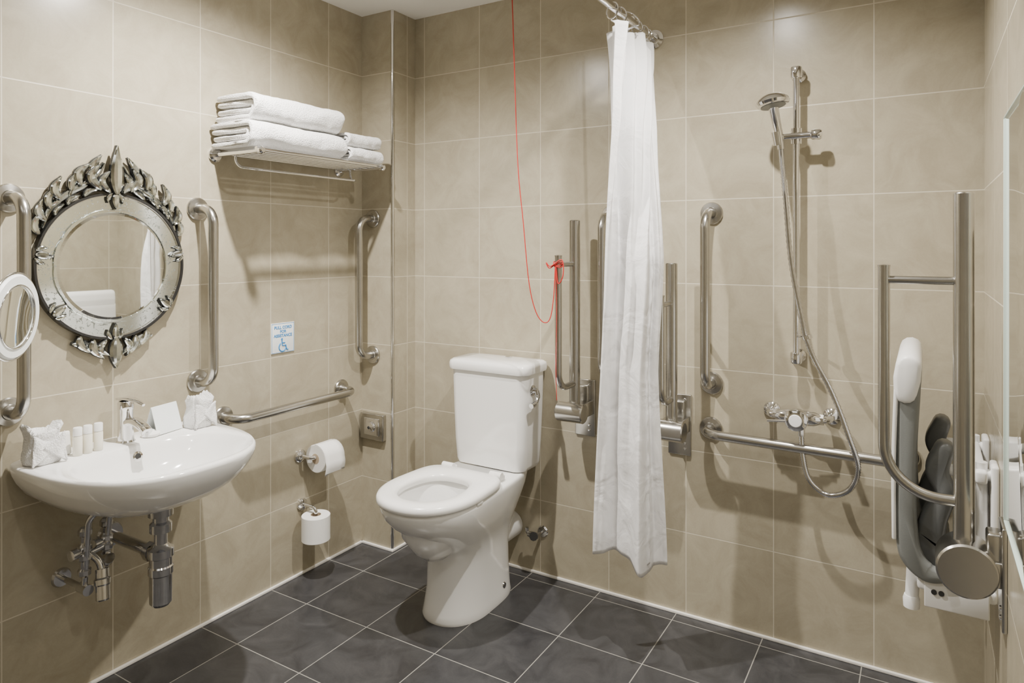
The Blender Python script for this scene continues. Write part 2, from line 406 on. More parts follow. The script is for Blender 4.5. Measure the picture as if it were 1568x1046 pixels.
flat_sweep('lever',smooth_path([(tx-.02,ty,ZT+.130),(tx+.02,ty,ZT+.134),(tx+.06,ty+.004,ZT+.128),(tx+.085,ty+.006,ZT+.120)],4),[.04,.04,.038,.036,.032,.028,.024,.020,.018,.016,.014,.012,.010],.008,M_chrome,tap)
# waste trap
trap=root('bottle_trap',(.285,SY,.45))
lathe('body',[(0,.292),(.024,.292),(.030,.300),(.031,.380),(.034,.384),(.034,.404),(.031,.408),(.031,.43),(.036,.434),(.036,.456),(.024,.462),(.018,.470),(.018,.50),(.030,.505),(.030,.528),(.022,.535),(.022,.548),(.034,.552),(.034,.575),(0,.60)],M_dchrome,trap,(.27,SY,.0))
sweep('outlet',[(.27,SY,.435),(.0,SY-.0,.435)],.017,M_dchrome,trap)
lathe('nut',[(0,0),(.028,0),(.028,.022),(0,.022)],M_dchrome,trap,(.235,SY,.435),Xn,seg=8)
lathe('rosette',[(0,0),(.04,0),(.036,.008),(0,.01)],M_dchrome,trap,(0,SY,.435),X1)
sup=root('water_supply_pipes',(.08,-1.37,.45))
def valve(p,d):
    lathe('valve_body',[(0,-.035),(.012,-.035),(.018,-.028),(.018,-.015),(.013,-.01),(.013,.01),(.018,.015),(.018,.028),(.012,.035),(0,.035)],M_dchrome,sup,p,d,seg=10)
for (yy,yw,xo) in ((-1.405,-1.44,.13),(-1.335,-1.38,.11)):
    zb=.36 if yy<-1.38 else .42
    sweep('pipe',fillet([(xo+.05,yy+.03,.60),(xo+.02,yy,.56),(xo,yy,zb),(0,yy,zb)],.018,6),.0085,M_dchrome,sup)
    valve((xo+.002,yy,.50),(0,0,1)); valve((xo,yy,.43),(0,0,1))
    lathe('tap_head',[(0,0),(.010,0),(.010,.022),(.015,.024),(.015,.042),(0,.044)],M_dchrome,sup,(xo,yy,.47),(.2,-1,0),seg=12)
    lathe('rosette',[(0,0),(.028,0),(.024,.008),(0,.01)],M_dchrome,sup,(0,yy,zb),X1,seg=24)
    lathe('elbow',[(0,-.02),(.015,-.02),(.015,.02),(0,.02)],M_dchrome,sup,(xo,yy,zb),X1,seg=20)
sweep('cross_pipe',[(.13,-1.405,.455),(.11,-1.335,.455)],.009,M_dchrome,sup)
lathe('filter_cup',[(0,0),(.016,0),(.019,.004),(.019,.04),(.022,.044),(.022,.058),(.018,.062),(.018,.085),(0,.09)],M_dchrome,sup,(.17,-1.375,.325),(-.25,.1,1),seg=24)
sweep('filter_pipe',smooth_path([(.155,-1.37,.40),(.145,-1.375,.43),(.125,-1.39,.455)],6),.009,M_dchrome,sup)

# ------------------------------------------------------------------ items on the basin
def pouch(name,c,w,h,seed,lean=0):
    """face cloth folded into an upright envelope with an open, ruffled top"""
    rt=root(name,c); rings=[]; N=96
    prof=[(0,.44),(.03,.50),(.15,.53),(.32,.52),(.50,.46),(.66,.43),(.80,.46),(.92,.50),(1.0,.44),(.93,.34),(.80,.25)]
    for i,(t,rr) in enumerate(prof):
        P=[]
        for k in range(N):
            a=2*pi*k/N; e=.6
            x=math.copysign(abs(math.cos(a))**e,math.cos(a)); y=math.copysign(abs(math.sin(a))**e,math.sin(a))
            nz=noise.noise(Vector((math.cos(a)*2.0+seed,math.sin(a)*2.0,t*2.6)))
            pl=noise.noise(Vector((math.cos(a)*4+seed,math.sin(a)*4,t*2)))
            f=rr*(1+.14*nz+.09*pl*min(1,t*2.5))
            zz=h*t
            if t>.45: zz+=h*(t-.4)*(.18*math.cos(2*(a-seed))+.12*pl)
            P.append(Vector((c[0]+x*f*w*.9,c[1]+y*f*w*1.05+lean*t*w,c[2]+max(0,zz))))
        rings.append(P)
    o=loft('cloth',rings,M_towel,rt,angle=80)
    for kk,(dy0,dy1,sg_) in enumerate(((-.50,.42,1),(.50,-.30,-1))):
        fl=[]
        for i in range(11):
            s=i/10; row=[]
            for j in range(11):
                u=j/10
                yy=(dy0+(dy1-dy0)*s*u*.9)*w*1.02
                zz=h*(.04+.80*s*(1-.45*u)+.02*math.sin(u*9+seed))
                xx=w*(.485-.05*s)+.0035*(1+kk)+.003*math.sin(s*7+u*5+seed)
                row.append(Vector((c[0]+xx,c[1]+yy*(1-.10*s)+lean*s*w,c[2]+zz)))
            fl.append(row)
        o=loft('flap',fl,M_towel,rt,cap0=False,cap1=False,closed=False); sm=o.modifiers.new('sol','SOLIDIFY'); sm.thickness=.005; sm.offset=0
    return rt
pouch('face_towel',(.080,-1.492,ZT),.082,.100,1.3)
pouch('face_towel',(.105,-1.035,ZT),.074,.100,5.1,lean=.05)
for i,(x,y) in enumerate(((.098,-1.408),(.097,-1.380),(.096,-1.350))):
    rt=root('toiletry_bottle',(x,y,ZT))
    lathe('bottle',[(0,0),(.0115,0),(.0125,.002),(.0125,.052),(.011,.056),(0,.057)],M_bottle,rt,(x,y,ZT),seg=24)
    lathe('cap',[(0,.057),(.0118,.057),(.0118,.078),(.0105,.080),(0,.080)],M_white,rt,(x,y,ZT),seg=24)
rt=root('soap_packet',(.08,-1.432,ZT))
box('packet',(.062,-1.437,ZT+.034),(.014,.052,.066),M_paper,rt,bevel=.004,rot=Matrix.Rotation(math.radians(-9),3,'Y'))
rt=root('round_soap',(.085,-1.185,ZT))
lathe('soap',[(0,0),(.022,0),(.027,.004),(.028,.010),(.024,.016),(.012,.019),(0,.019)],M_paper,rt,(.085,-1.185,ZT),seg=32)
box('wrapper_seal',(.085,-1.185,ZT+.020),(.018,.018,.003),M_paper,rt,bevel=.001)
rt=root('folded_card',(.075,-1.130,ZT))
Rz=Matrix.Rotation(math.radians(12),3,'Z')
box('front_leaf',(.083,-1.130,ZT+.045),(.0015,.100,.090),M_sign,rt,rot=Rz@Matrix.Rotation(math.radians(-18),3,'Y'))
box('rear_leaf',(.055,-1.136,ZT+.045),(.0015,.100,.090),M_sign,rt,rot=Rz@Matrix.Rotation(math.radians(18),3,'Y'))

# ------------------------------------------------------------------ ornate wall mirror
mc=Vector((.0,-1.262,1.272)); om=root('ornate_venetian_mirror',mc)
def MP(r_,a,x): return Vector((x,mc.y+r_*math.cos(a),mc.z+r_*math.sin(a)))
def ringband(name,ri,ro,x0,x1,mat,N=96):
    prof=[(ri,x0),(ri,x1),(ro,x1),(ro,x0)]
    rings=[[MP(pr[0],2*pi*k/N,pr[1]) for pr in prof] for k in range(N)]
    return loft(name,rings,mat,om,loop=True,angle=30)
def disc(name,r_,x0,x1,mat,rb=None): 
    lathe(name,[(0,x0),(r_,x0),(r_,x1-.003),(r_-(.012 if rb is None else rb),x1),(0,x1)],mat,om,mc,X1,seg=96,angle=5)
disc('back_board',.222,0,.012,M_black,.002)
ringband('black_rim',.219,.226,.0,.026,M_black)
ringband('etched_ring',.170,.220,.010,.018,M_etch)
ringband('ring_edge_bead',.216,.2195,.016,.023,M_chrome)
disc('centre_mirror',.170,.012,.0225,M_mirror)
N=180
rings=[]
for k in range(N):
    a=2*pi*k/N; ro=.175+.003*abs(math.sin(a*6)); 
    rings.append([MP(.167,a,.017),MP(.167,a,.0235),MP(ro-.002,a,.0235),MP(ro,a,.0195),MP(ro,a,.017)])
loft('inner_lip',rings,M_etch,om,loop=True,angle=30)
def ribbon(pts,w,x=.02,ridge=.004,shape='leaf'):
    P=[]
    for (r_,dg) in pts:
        a=math.radians(dg); P.append(Vector((0,mc.y+r_*math.cos(a),mc.z+r_*math.sin(a))))
    if len(P)==2: P=[P[0],(P[0]+P[1])/2,P[1]]
    P=smooth_path(P,7); n=len(P)-1
    def build(nm,g,xa,xb,mat,rd):
        rings=[]
        for i,p in enumerate(P):
            t=(P[min(i+1,n)]-P[max(i-1,0)]).normalized(); s=Vector((0,-t.z,t.y)); f=i/n
            if shape=='leaf': ww=w/2*max(.03,math.sin(pi*min(1,f*.97+.03)**.85))**.8
            else: ww=w/2*(.35+.65*math.sin(pi*f)**.6)
            ww+=g; q=p.copy()
            if i==0: q-=t*g
            if i==n: q+=t*g*1.5
            rings.append([q-s*ww+Vector((xa,0,0)),q-s*ww+Vector((xb,0,0)),q-s*ww*.62+Vector((xb+rd*.7,0,0)),q+Vector((xb+rd*(.35 if rd else 0),0,0)),q+s*ww*.62+Vector((xb+rd*.7,0,0)),q+s*ww+Vector((xb,0,0)),q+s*ww+Vector((xa,0,0))])
        loft(nm,rings,mat,om,angle=12)
    build('leaf_back',.0013,x-.012,x-.004,M_black,0)
    build('leaf_glass',0,x-.004,x,M_leaf,ridge)
for s_ in (1,-1):
    def q(pts):
        pts=[(r_,90-(90-d)*.84 if d>0 else d) for r_,d in pts]
        return [(r_,d if s_==1 else 180-d) for r_,d in pts]
    ribbon(q([(.231,18),(.246,34),(.252,52),(.258,66),(.285,78),(.318,84)]),.018,.016,shape='band')
    ribbon(q([(.240,50),(.262,58),(.262,72),(.246,82)]),.012,.019,shape='band')
    ribbon(q([(.231,12),(.252,17),(.262,27)]),.022,.020)
    ribbon(q([(.236,24),(.266,27),(.282,35)]),.023,.024)
    ribbon(q([(.248,34),(.274,39),(.285,48)]),.022,.022)
    ribbon(q([(.252,44),(.286,46),(.306,54)]),.024,.026)
    ribbon(q([(.256,55),(.284,60),(.298,68)]),.022,.023)
    ribbon(q([(.262,63),(.298,65),(.318,73)]),.026,.027)
    ribbon(q([(.282,74),(.312,76),(.342,82)]),.024,.024)
    ribbon(q([(.238,77),(.280,72),(.312,79)]),.026,.031)
    ribbon(q([(.228,84),(.262,79),(.292,85)]),.022,.034)
    ribbon(q([(.230,62),(.240,68),(.240,76)]),.016,.026)
    ribbon(q([(.229,46),(.238,51),(.237,59)]),.014,.026)
    ribbon(q([(.229,32),(.236,37),(.236,44)]),.013,.026)
    ribbon(q([(.258,-62),(.248,-70),(.258,-80)]),.022,.018)
    ribbon(q([(.230,-64),(.252,-67),(.270,-75)]),.024,.022)
    ribbon(q([(.230,-74),(.258,-76),(.284,-83)]),.026,.025)
    ribbon(q([(.228,-83),(.256,-80),(.276,-86)]),.020,.028)
ribbon([(.222,90),(.290,90),(.372,90)],.040,.037,.006)
ribbon([(.222,-90),(.270,-90),(.314,-90)],.040,.031,.006)
for deg in (90,10,170,218,322,270):
    ribbon([(.226,deg),(.205,deg),(.178,deg)],.022,.030)
    for d2 in (-5.5,5.5): ribbon([(.226,deg+d2*.5),(.212,deg+d2),(.198,deg+d2*1.2)],.012,.027,.002)

# ------------------------------------------------------------------ magnifying mirror
mm=root('magnifying_mirror',(.20,-1.61,1.155))
nd=Vector((math.cos(math.radians(40)),math.sin(math.radians(40)),-.05)).normalized(); mcn=Vector((.20,-1.61,1.155))
lathe('frosted_rim',[(.078,-.008),(.104,-.008),(.107,-.002),(.107,.004),(.103,.009),(.078,.009),(.076,0),(.078,-.008)],M_frost,mm,mcn,nd,seg=64)
lathe('glass',[(0,-.006),(.080,-.006),(.080,.006),(.05,.003),(0,.001)],M_mirror,mm,mcn,nd,seg=64)
d_,u_,v_=basis(nd)
sweep('chrome_hoop',[mcn+u_*.110*math.cos(a)+v_*.110*math.sin(a) for a in [2*pi*k/64 for k in range(64)]],.0035,M_chrome,mm,closed=True,seg=10)
sweep('chrome_hoop_inner',[mcn+d_*.009+u_*.080*math.cos(a)+v_*.080*math.sin(a) for a in [2*pi*k/64 for k in range(64)]],.003,M_chrome,mm,closed=True,seg=10)
sweep('arm',smooth_path([mcn-d_*.01,mcn-d_*.03+Vector((0,-.02,0)),Vector((.10,-1.72,1.155)),Vector((.0,-1.74,1.155))],6),.007,M_chrome,mm)
lathe('wall_rosette',[(0,0),(.035,0),(.033,.01),(0,.014)],M_chrome,mm,(0,-1.74,1.155),X1)

# ------------------------------------------------------------------ towel rack + towels
rk=root('towel_rack',(0,-.6,1.66))
ya,yb,zr=-.90,-.30,1.66
for yy in (ya,yb):
    lathe('rosette',[(0,0),(.026,0),(.026,.008),(.020,.014),(0,.016)],M_chrome,rk,(0,yy,zr),X1)
    sweep('side_arm',fillet([(0,yy,zr),(.245,yy,zr)],.01),.0085,M_chrome,rk)
    lathe('end_knob',[(0,0),(.013,0),(.013,.012),(.008,.018),(0,.018)],M_chrome,rk,(.245,yy,zr),X1)
for i in range(7):
    x=.03+i*.034
    sweep('shelf_bar',[(x,ya,zr+.004),(x,yb,zr+.004)],.0045,M_chrome,rk,seg=10)
sweep('front_bar',[(.238,ya-.01,zr+.006),(.238,yb+.01,zr+.006)],.007,M_chrome,rk,seg=12)
sweep('hanging_bar',fillet([(.09,ya+.02,zr),(.09,ya+.02,zr-.045),(.16,ya+.05,zr-.055),(.16,yb-.05,zr-.055),(.09,yb-.02,zr-.045),(.09,yb-.02,zr)],.03,6),.0045,M_chrome,rk,seg=10)

def strip_profile(path,th,n_round=4):
    path=[Vector(p) for p in path]; L_=[];R_=[]
    for i,p in enumerate(path):
        t=(path[min(i+1,len(path)-1)]-path[max(i-1,0)]).normalized(); nn=Vector((-t.y,t.x))
        L_.append(p+nn*th/2); R_.append(p-nn*th/2)
    def cap(p,t,sgn):
        out=[]; nn=Vector((-t.y,t.x))
        for k in range(1,n_round):
            a=pi*k/n_round; out.append(p+nn*math.cos(a)*th/2*sgn+t*math.sin(a)*th/2)
        return out
    te=(path[-1]-path[-2]).normalized(); ts=(path[0]-path[1]).normalized()
    return L_+cap(path[-1],te,1)+R_[::-1]+cap(path[0],ts,1)
def towel(name,y0,y1,zb,h,xf,xb,seed):
    rt=root(name,((xf+xb)/2,(y0+y1)/2,zb))
    def cpath(zc,rad,xf_,xb_,lift=0):
        pts=[]
        for k in range(9): pts.append((xb_+(xf_-rad-xb_)*k/8,zc+rad))
        for k in range(1,12):
            a=pi/2-pi*k/12; pts.append((xf_-rad+rad*math.cos(a),zc+rad*math.sin(a)))
        for k in range(9): pts.append((xf_-rad-(xf_-rad-xb_)*k/8,zc-rad))
        return pts
    th=h*.22
    specs=[(zb+h/2,(h-th)/2,xf,xb,th),(zb+h/2,(h-th)/2-th*1.13,xf-th*1.2,xb+.004,th*.9)]
    for si,(zc,rad,xf_,xb_,t_) in enumerate(specs):
        prof=strip_profile(cpath(zc,max(rad,.004),xf_,xb_),t_)
        rings=[]; M_=40; L0=y1-y0
        yl=[y0,y0+.002,y0+.006]+[y0+.012+(L0-.024)*j/M_ for j in range(M_+1)]+[y1-.006,y1-.002,y1]
        sh_=[.55,.80,.95]+[1]*(M_+1)+[.95,.80,.55]
        pin=strip_profile(cpath(zc,max(rad,.004),xf_,xb_),t_*.2)
        for j,y in enumerate(yl):
            P=[]
            for m_,p in enumerate(prof):
                k=sh_[j]; pc_=pin[m_]; px_=p.x*k+pc_.x*(1-k); pz_=p.y*k+pc_.y*(1-k)
                nx=noise.noise(Vector((px_*12+seed,y*9,pz_*22)))+.5*noise.noise(Vector((px_*40+seed,y*32,pz_*50)))
                nz=noise.noise(Vector((px_*9,y*9+seed,pz_*7+4)))+.4*noise.noise(Vector((px_*35,y*32+seed,pz_*9+4)))
                edge=max(0,1-abs(min(y-y0,y1-y))/.05)
                yy=y+.012*edge*noise.noise(Vector((px_*9,pz_*22+seed,3 if y<(y0+y1)/2 else 9)))+(si*.006 if y<(y0+y1)/2 else -si*.004)*edge
                P.append(Vector((px_+.008*nx,yy,pz_+.0045*nz)))
            rings.append(P)
        loft('fold',rings,M_towel,rt,angle=75)
    return rt
zt=zr+.0165
towel('folded_bath_towel',-.925,-.49,zt,.090,.232,.02,1)
towel('folded_bath_towel',-.905,-.495,zt+.095,.094,.224,.02,8)
towel('folded_hand_towel',-.470,-.280,zt,.052,.242,.03,4)
towel('folded_hand_towel',-.472,-.288,zt+.056,.052,.234,.03,12)

# ------------------------------------------------------------------ toilet roll holders
h1=root('toilet_roll_holder',(0,-.51,.484))
lathe('rosette',[(0,0),(.026,0),(.026,.008),(.020,.013),(0,.015)],M_chrome,h1,(0,-.515,.484),X1)
sweep('arm',fillet([(0,-.515,.484),(.075,-.515,.484),(.075,-.385,.484)],.02),.0075,M_chrome,h1)
lathe('end_cap',[(0,0),(.012,0),(.012,.008),(0,.01)],M_chrome,h1,(.075,-.385,.484),(0,1,0))
def roll(name,c,d,loose=False):
    rt=root(name,c)
    lathe('paper',[(.020,-.05),(.054,-.05),(.056,-.048),(.056,.048),(.054,.05),(.020,.05),(.020,-.05)],M_paper,rt,c,d,seg=56)
    lathe('core',[(.0195,-.0505),(.0205,-.0505),(.0205,.0505),(.0195,.0505),(.0195,-.0505)],M_card,rt,c,d,seg=32)
    return rt
r1=roll('toilet_roll',(.075,-.448,.478),(0,1,0))
sh=[]
for i in range(14):
    if i<7:
        a=math.radians(95-i*16); p=(.075+.0575*math.cos(a),.478+.0575*math.sin(a))
    else:
        p=(.075+.0575+.004*math.sin((i-6)*.6),.478-.0*i-.009*(i-6))
    sh.append([Vector((p[0]+.001*j,-.498+.1*j/4 ,p[1]+(.006*j if i==13 else 0))) for j in range(5)])
o=loft('loose_sheet',sh,M_paper,r1,cap0=False,cap1=False,closed=False); o.modifiers.new('s','SOLIDIFY').thickness=.001
h2=root('spare_roll_holder',(0,-.50,.29))
lathe('rosette',[(0,0),(.024,0),(.024,.008),(.018,.013),(0,.015)],M_chrome,h2,(0,-.505,.285),X1)
sweep('arm',fillet([(0,-.505,.285),(.085,-.505,.285),(.085,-.505,.150)],.02),.007,M_chrome,h2)
lathe('foot',[(0,0),(.026,0),(.026,.006),(0,.006)],M_chrome,h2,(.085,-.505,.152))
roll('toilet_roll',(.085,-.505,.209),(0,0,1))

# ------------------------------------------------------------------ chrome socket plate on the column
pl=root('chrome_wall_plate',(.075,PY,.535))
box('plate',(.078,PY-.012,.535),(.135,.024,.115),M_steel,pl,bevel=.005)
box('recess',(.082,PY-.026,.537),(.085,.008,.075),M_chrome,pl,bevel=.003)
lathe('knob',[(0,0),(.024,0),(.022,.010),(.010,.014),(0,.014)],M_chrome,pl,(.082,PY-.030,.537),Yn)
lathe('indicator',[(0,0),(.007,0),(.006,.003),(0,.003)],M_dark,pl,(.082,PY-.044,.537),Yn,seg=20)

# ------------------------------------------------------------------ sign
sg=root('assistance_sign',(0,-.60,.973))
box('panel',(.002,-.60,.973),(.004,.112,.118),M_sign,sg,bevel=.001)
def txt(s,y,z,size):
    c=bpy.data.curves.new('t','FONT'); c.body=s; c.size=size; c.align_x='CENTER'; c.extrude=.0003; c.offset=.0005
    o=bpy.data.objects.new('lettering',c); col.objects.link(o); c.materials.append(M_blue); o.parent=sg
    o.rotation_euler=(pi/2,0,pi/2); o.location=Vector((.0045,y,z))-Vector(sg.location)
txt('PULL CORD',-.60,1.009,.0160); txt('FOR',-.60,.993,.0160); txt('ASSISTANCE',-.60,.977,.0160)
def SP(y,z): return (.0048,-.60+y,.973+z)
sweep('wheel',[SP(-.003+.017*math.cos(a),-.036+.017*math.sin(a)) for a in [math.radians(120+k*270/20) for k in range(21)]],.0022,M_blue,sg,seg=8)
sweep('figure',[SP(-.006,-.010),SP(-.004,-.030),SP(.012,-.031),SP(.019,-.049),SP(.025,-.048)],.0024,M_blue,sg,seg=8)
sweep('figure_arm',[SP(-.005,-.019),SP(.009,-.020)],.002,M_blue,sg,seg=8)
lathe('head',[(0,0),(.0042,0),(.0042,.001),(0,.001)],M_blue,sg,SP(-.006,-.005),X1,seg=16)
box('border_top',(.0043,-.60,1.0295),(.0006,.108,.0012),M_blue,sg); box('border_low',(.0043,-.60,.9165),(.0006,.108,.0012),M_blue,sg)
box('border_l',(.0043,-.6535,.973),(.0006,.0012,.113),M_blue,sg); box('border_r',(.0043,-.5465,.973),(.0006,.0012,.113),M_blue,sg)

# ------------------------------------------------------------------ shower curtain + rail
cr_=root('curtain_rail',(1.318,-1.0,2.10))
sweep('rail_tube',[(1.318,0,2.098),(1.318,-2.2,2.098)],.0125,M_chrome,cr_,seg=20)
lathe('rail_flange',[(0,0),(.034,0),(.034,.01),(.022,.016),(.020,.03),(0,.03)],M_chrome,cr_,(1.318,0,2.098),Yn)
sweep('ceiling_hanger',[(1.318,-1.6,2.098),(1.318,-1.6,H)],.008,M_chrome,cr_)
ct=root('shower_curtain',(1.34,-.3,1.2))
def interp(tab,z):
    for i in range(len(tab)-1):
        z0,p0=tab[i]; z1,p1=tab[i+1]
        if z<=z0 and z>=z1:
            t=(z0-z)/(z0-z1); t2=t*t*(3-2*t)*.5+t*.5; return Vector(p0).lerp(Vector(p1),t2)
    return Vector(tab[-1][1])
RT=[(2.06,(1.318,-.075)),(1.66,(1.392,-.20)),(1.28,(1.449,-.29)),(.93,(1.434,-.30)),(.32,(1.468,-.31))]
LT=[(2.06,(1.318,-.395)),(1.3,(1.285,-.39)),(.32,(1.239,-.38))]
rows=[]; NZ=130; NU=190
def curt(u,s):
    ztop=2.062-.016*abs(math.sin(pi*u*6)); zbot=.325+.010*math.sin(u*5)-.02*math.exp(-((u-.70)/.12)**2)
    z=ztop+(zbot-ztop)*s
    zc=min(2.06,max(.32,z)); Lp=interp(LT,zc); Rp=interp(RT,zc)
    p=Lp.lerp(Rp,u); dv=(Rp-Lp); nn=Vector((-dv.y,dv.x)).normalized()
    if nn.y>0: nn=-nn
    top=max(0,1-s*1.8)
    f=.026*top**1.2*math.sin(2*pi*(6.2*u)-.6)
    f+=(.016+.014*(1-s))*math.sin(2*pi*(2.1*u+.10*math.sin(2.5*s))+1.0)
    f+=.011*(1-.4*s)*math.sin(2*pi*(4.3*u+.2*s)+2.3)
    w_=.11+.03*s; f+=(.035+.055*s)*math.exp(-((u-.68)/w_)**2)*(1 if s>.03 else s/.03)
    f-=.030*(1/(1+math.exp(-(u-.80-.03*math.sin(s*3))/.008)))*min(1,s*5)*(1-u)/.2
    f+=.012*noise.noise(Vector((u*4,s*7,2.0)))+.004*noise.noise(Vector((u*9,s*13,7.0)))+.0012*noise.noise(Vector((u*22,s*40,1.0)))
    edge=min(1,u/.04,(1-u)/.04); f*=.35+.65*max(0,edge)
    return Vector((p.x+nn.x*f,p.y+nn.y*f,z)),nn
for i in range(NZ+1):
    rows.append([curt(j/NU,i/NZ)[0] for j in range(NU+1)])
o=loft('fabric',rows,M_curt,ct,cap0=False,cap1=False,closed=False,angle=80)
o.modifiers.new('s','SOLIDIFY').thickness=.0012
edge=[]
for i in range(0,241):
    s=.06+.925*i/240; uu=.775+.03*math.sin(s*3)
    p,nn=curt(uu,s); wv=.0035*math.sin(s*150)
    row=[]
    for k in range(5):
        q_,nq=curt(uu-.035+.009*k,s); off=.0025+(.004+wv*.8)*(k/4)**1.5
        row.append(Vector((q_.x+nn.x*off,q_.y+nn.y*off,q_.z)))
    edge.append(row)
o=loft('free_edge_hem',edge,M_curt,ct,cap0=False,cap1=False,closed=False,angle=80)
o.modifiers.new('s','SOLIDIFY').thickness=.0015
for k in range(7):
    u=(k+.0)/6; j=int(u*NU); p=rows[0][j]
    q_=Vector((1.318,p.y,2.098)); pts=[]
    for m_ in range(20):
        a=2*pi*m_/20; pts.append(Vector((1.318+.019*math.sin(a)+(p.x-1.318)*(.5-.5*math.cos(a)),q_.y,2.090+.026*math.cos(a))))
    sweep('curtain_ring',pts,.0022,M_chrome,ct,closed=True,seg=8)

# ------------------------------------------------------------------ shower
sh=root('shower_riser_rail',(1.82,0,1.4))
rx,ry=1.815,-.062
lathe('riser_tube',[(0,.955),(.010,.955),(.010,1.915),(0,1.915)],M_chrome,sh,(rx,ry,0),seg=24)
for z in (1.897,.972):
    lathe('bracket_rosette',[(0,0),(.023,0),(.023,.012),(.016,.02),(0,.02)],M_chrome,sh,(rx,0,z),Yn)
    sweep('bracket_arm',[(rx,0,z),(rx,ry,z)],.012,M_chrome,sh)
    lathe('bracket_collar',[(0,-.018),(.016,-.018),(.018,-.014),(.018,.014),(.016,.018),(0,.018)],M_chrome,sh,(rx,ry,z))
zs=1.69
lathe('slider_bar',[(0,-.065),(.010,-.068),(.013,-.062),(.013,-.040),(.011,-.035),(.011,.045),(.015,.048),(.017,.055),(.017,.072),(.013,.078),(0,.078)],M_chrome,sh,(rx,ry-.012,zs),X1)
lathe('slider_collar',[(0,-.025),(.016,-.025),(.017,.025),(0,.025)],M_chrome,sh,(rx,ry,zs))
lathe('cradle',[(0,-.022),(.015,-.022),(.018,.022),(0,.022)],M_chrome,sh,(1.762,ry-.025,zs-.005),(-.1,-.2,1))
hs=root('hand_shower',(1.76,-.13,1.8))
hp=smooth_path([(1.772,-.082,1.650),(1.768,-.090,1.69),(1.760,-.105,1.74),(1.757,-.125,1.775),(1.758,-.14,1.795)],6)
n_=len(hp); sweep('handle',hp,[.011+.007*(i/n_) for i in range(n_)],M_chrome,hs,seg=20)
lathe('head',[(0,.022),(.018,.022),(.036,.014),(.049,.002),(.052,-.006),(.048,-.014),(.042,-.017),(0,-.017)],M_chrome,hs,(1.758,-.155,1.795),(-.18,.05,1),seg=40)
lathe('spray_face',[(0,-.019),(.038,-.019),(.038,-.016),(0,-.016)],M_grey,hs,(1.758,-.155,1.795),(-.18,.05,1),seg=40)
hose=hs
hpts=smooth_path([(1.772,-.082,1.652),(1.776,-.085,1.60),(1.789,-.10,1.48),(1.805,-.10,1.286),(1.838,-.10,1.099),(1.865,-.10,.998),(1.926,-.115,.881),(1.975,-.135,.7565),(2.000,-.135,.665),(1.975,-.125,.592),(1.915,-.115,.562),(1.861,-.105,.595),(1.840,-.095,.664),(1.834,-.088,.745)],22)
rad=[.0080+.0010*(1 if i%2 else -1) for i in range(len(hpts))]
sweep('hose',hpts,rad,M_dchrome,hose,seg=14,angle=180)
lathe('hose_ring',[(.011,-.006),(.016,-.006),(.016,.006),(.011,.006),(.011,-.006)],M_chrome,hose,(1.852,-.098,1.045),(.35,0,-1))
lathe('hose_nut',[(0,-.015),(.011,-.015),(.011,.015),(0,.015)],M_chrome,hose,(1.834,-.088,.742),seg=8)
sweep('ring_arm',[(1.836,-.085,1.045),(rx,ry,1.045)],.005,M_chrome,hose)
va=root('shower_valve',(1.82,0,.784))
vx,vz=1.822,.782
lathe('valve_body',[(0,-.085),(.010,-.085),(.012,-.075),(.018,-.06),(.022,-.05),(.024,-.03),(.024,.03),(.022,.05),(.018,.06),(.012,.075),(.010,.085),(0,.085)],M_chrome,va,(vx,-.072,vz),X1)
for s_ in (-1,1):
    sweep('elbow',fillet([(vx+s_*.075,-.072,vz),(vx+s_*.092,-.06,vz),(vx+s_*.092,0,vz)],.02),.011,M_chrome,va)
    lathe('rosette',[(0,0),(.028,0),(.026,.008),(.012,.02),(0,.022)],M_chrome,va,(vx+s_*.092,0,vz),Yn)
    lathe('nut',[(0,-.010),(.017,-.010),(.017,.010),(0,.010)],M_chrome,va,(vx+s_*.066,-.072,vz),X1,seg=6)
lathe('control_knob',[(0,0),(.028,0),(.034,.01),(.036,.03),(.034,.038),(.026,.042),(.022,.043),(0,.044)],M_chrome,va,(vx,-.085,vz),Yn,seg=20)
lathe('knob_face',[(0,0),(.020,0),(.018,.003),(0,.004)],M_white,va,(vx,-.129,vz),Yn)
sweep('pin_handle',[(vx-.02,-.12,vz-.005),(vx-.085,-.125,vz-.010)],.004,M_chrome,va)
sweep('outlet',[(vx+.012,-.088,vz-.03),(vx+.012,-.088,vz+.0)],.012,M_chrome,va)

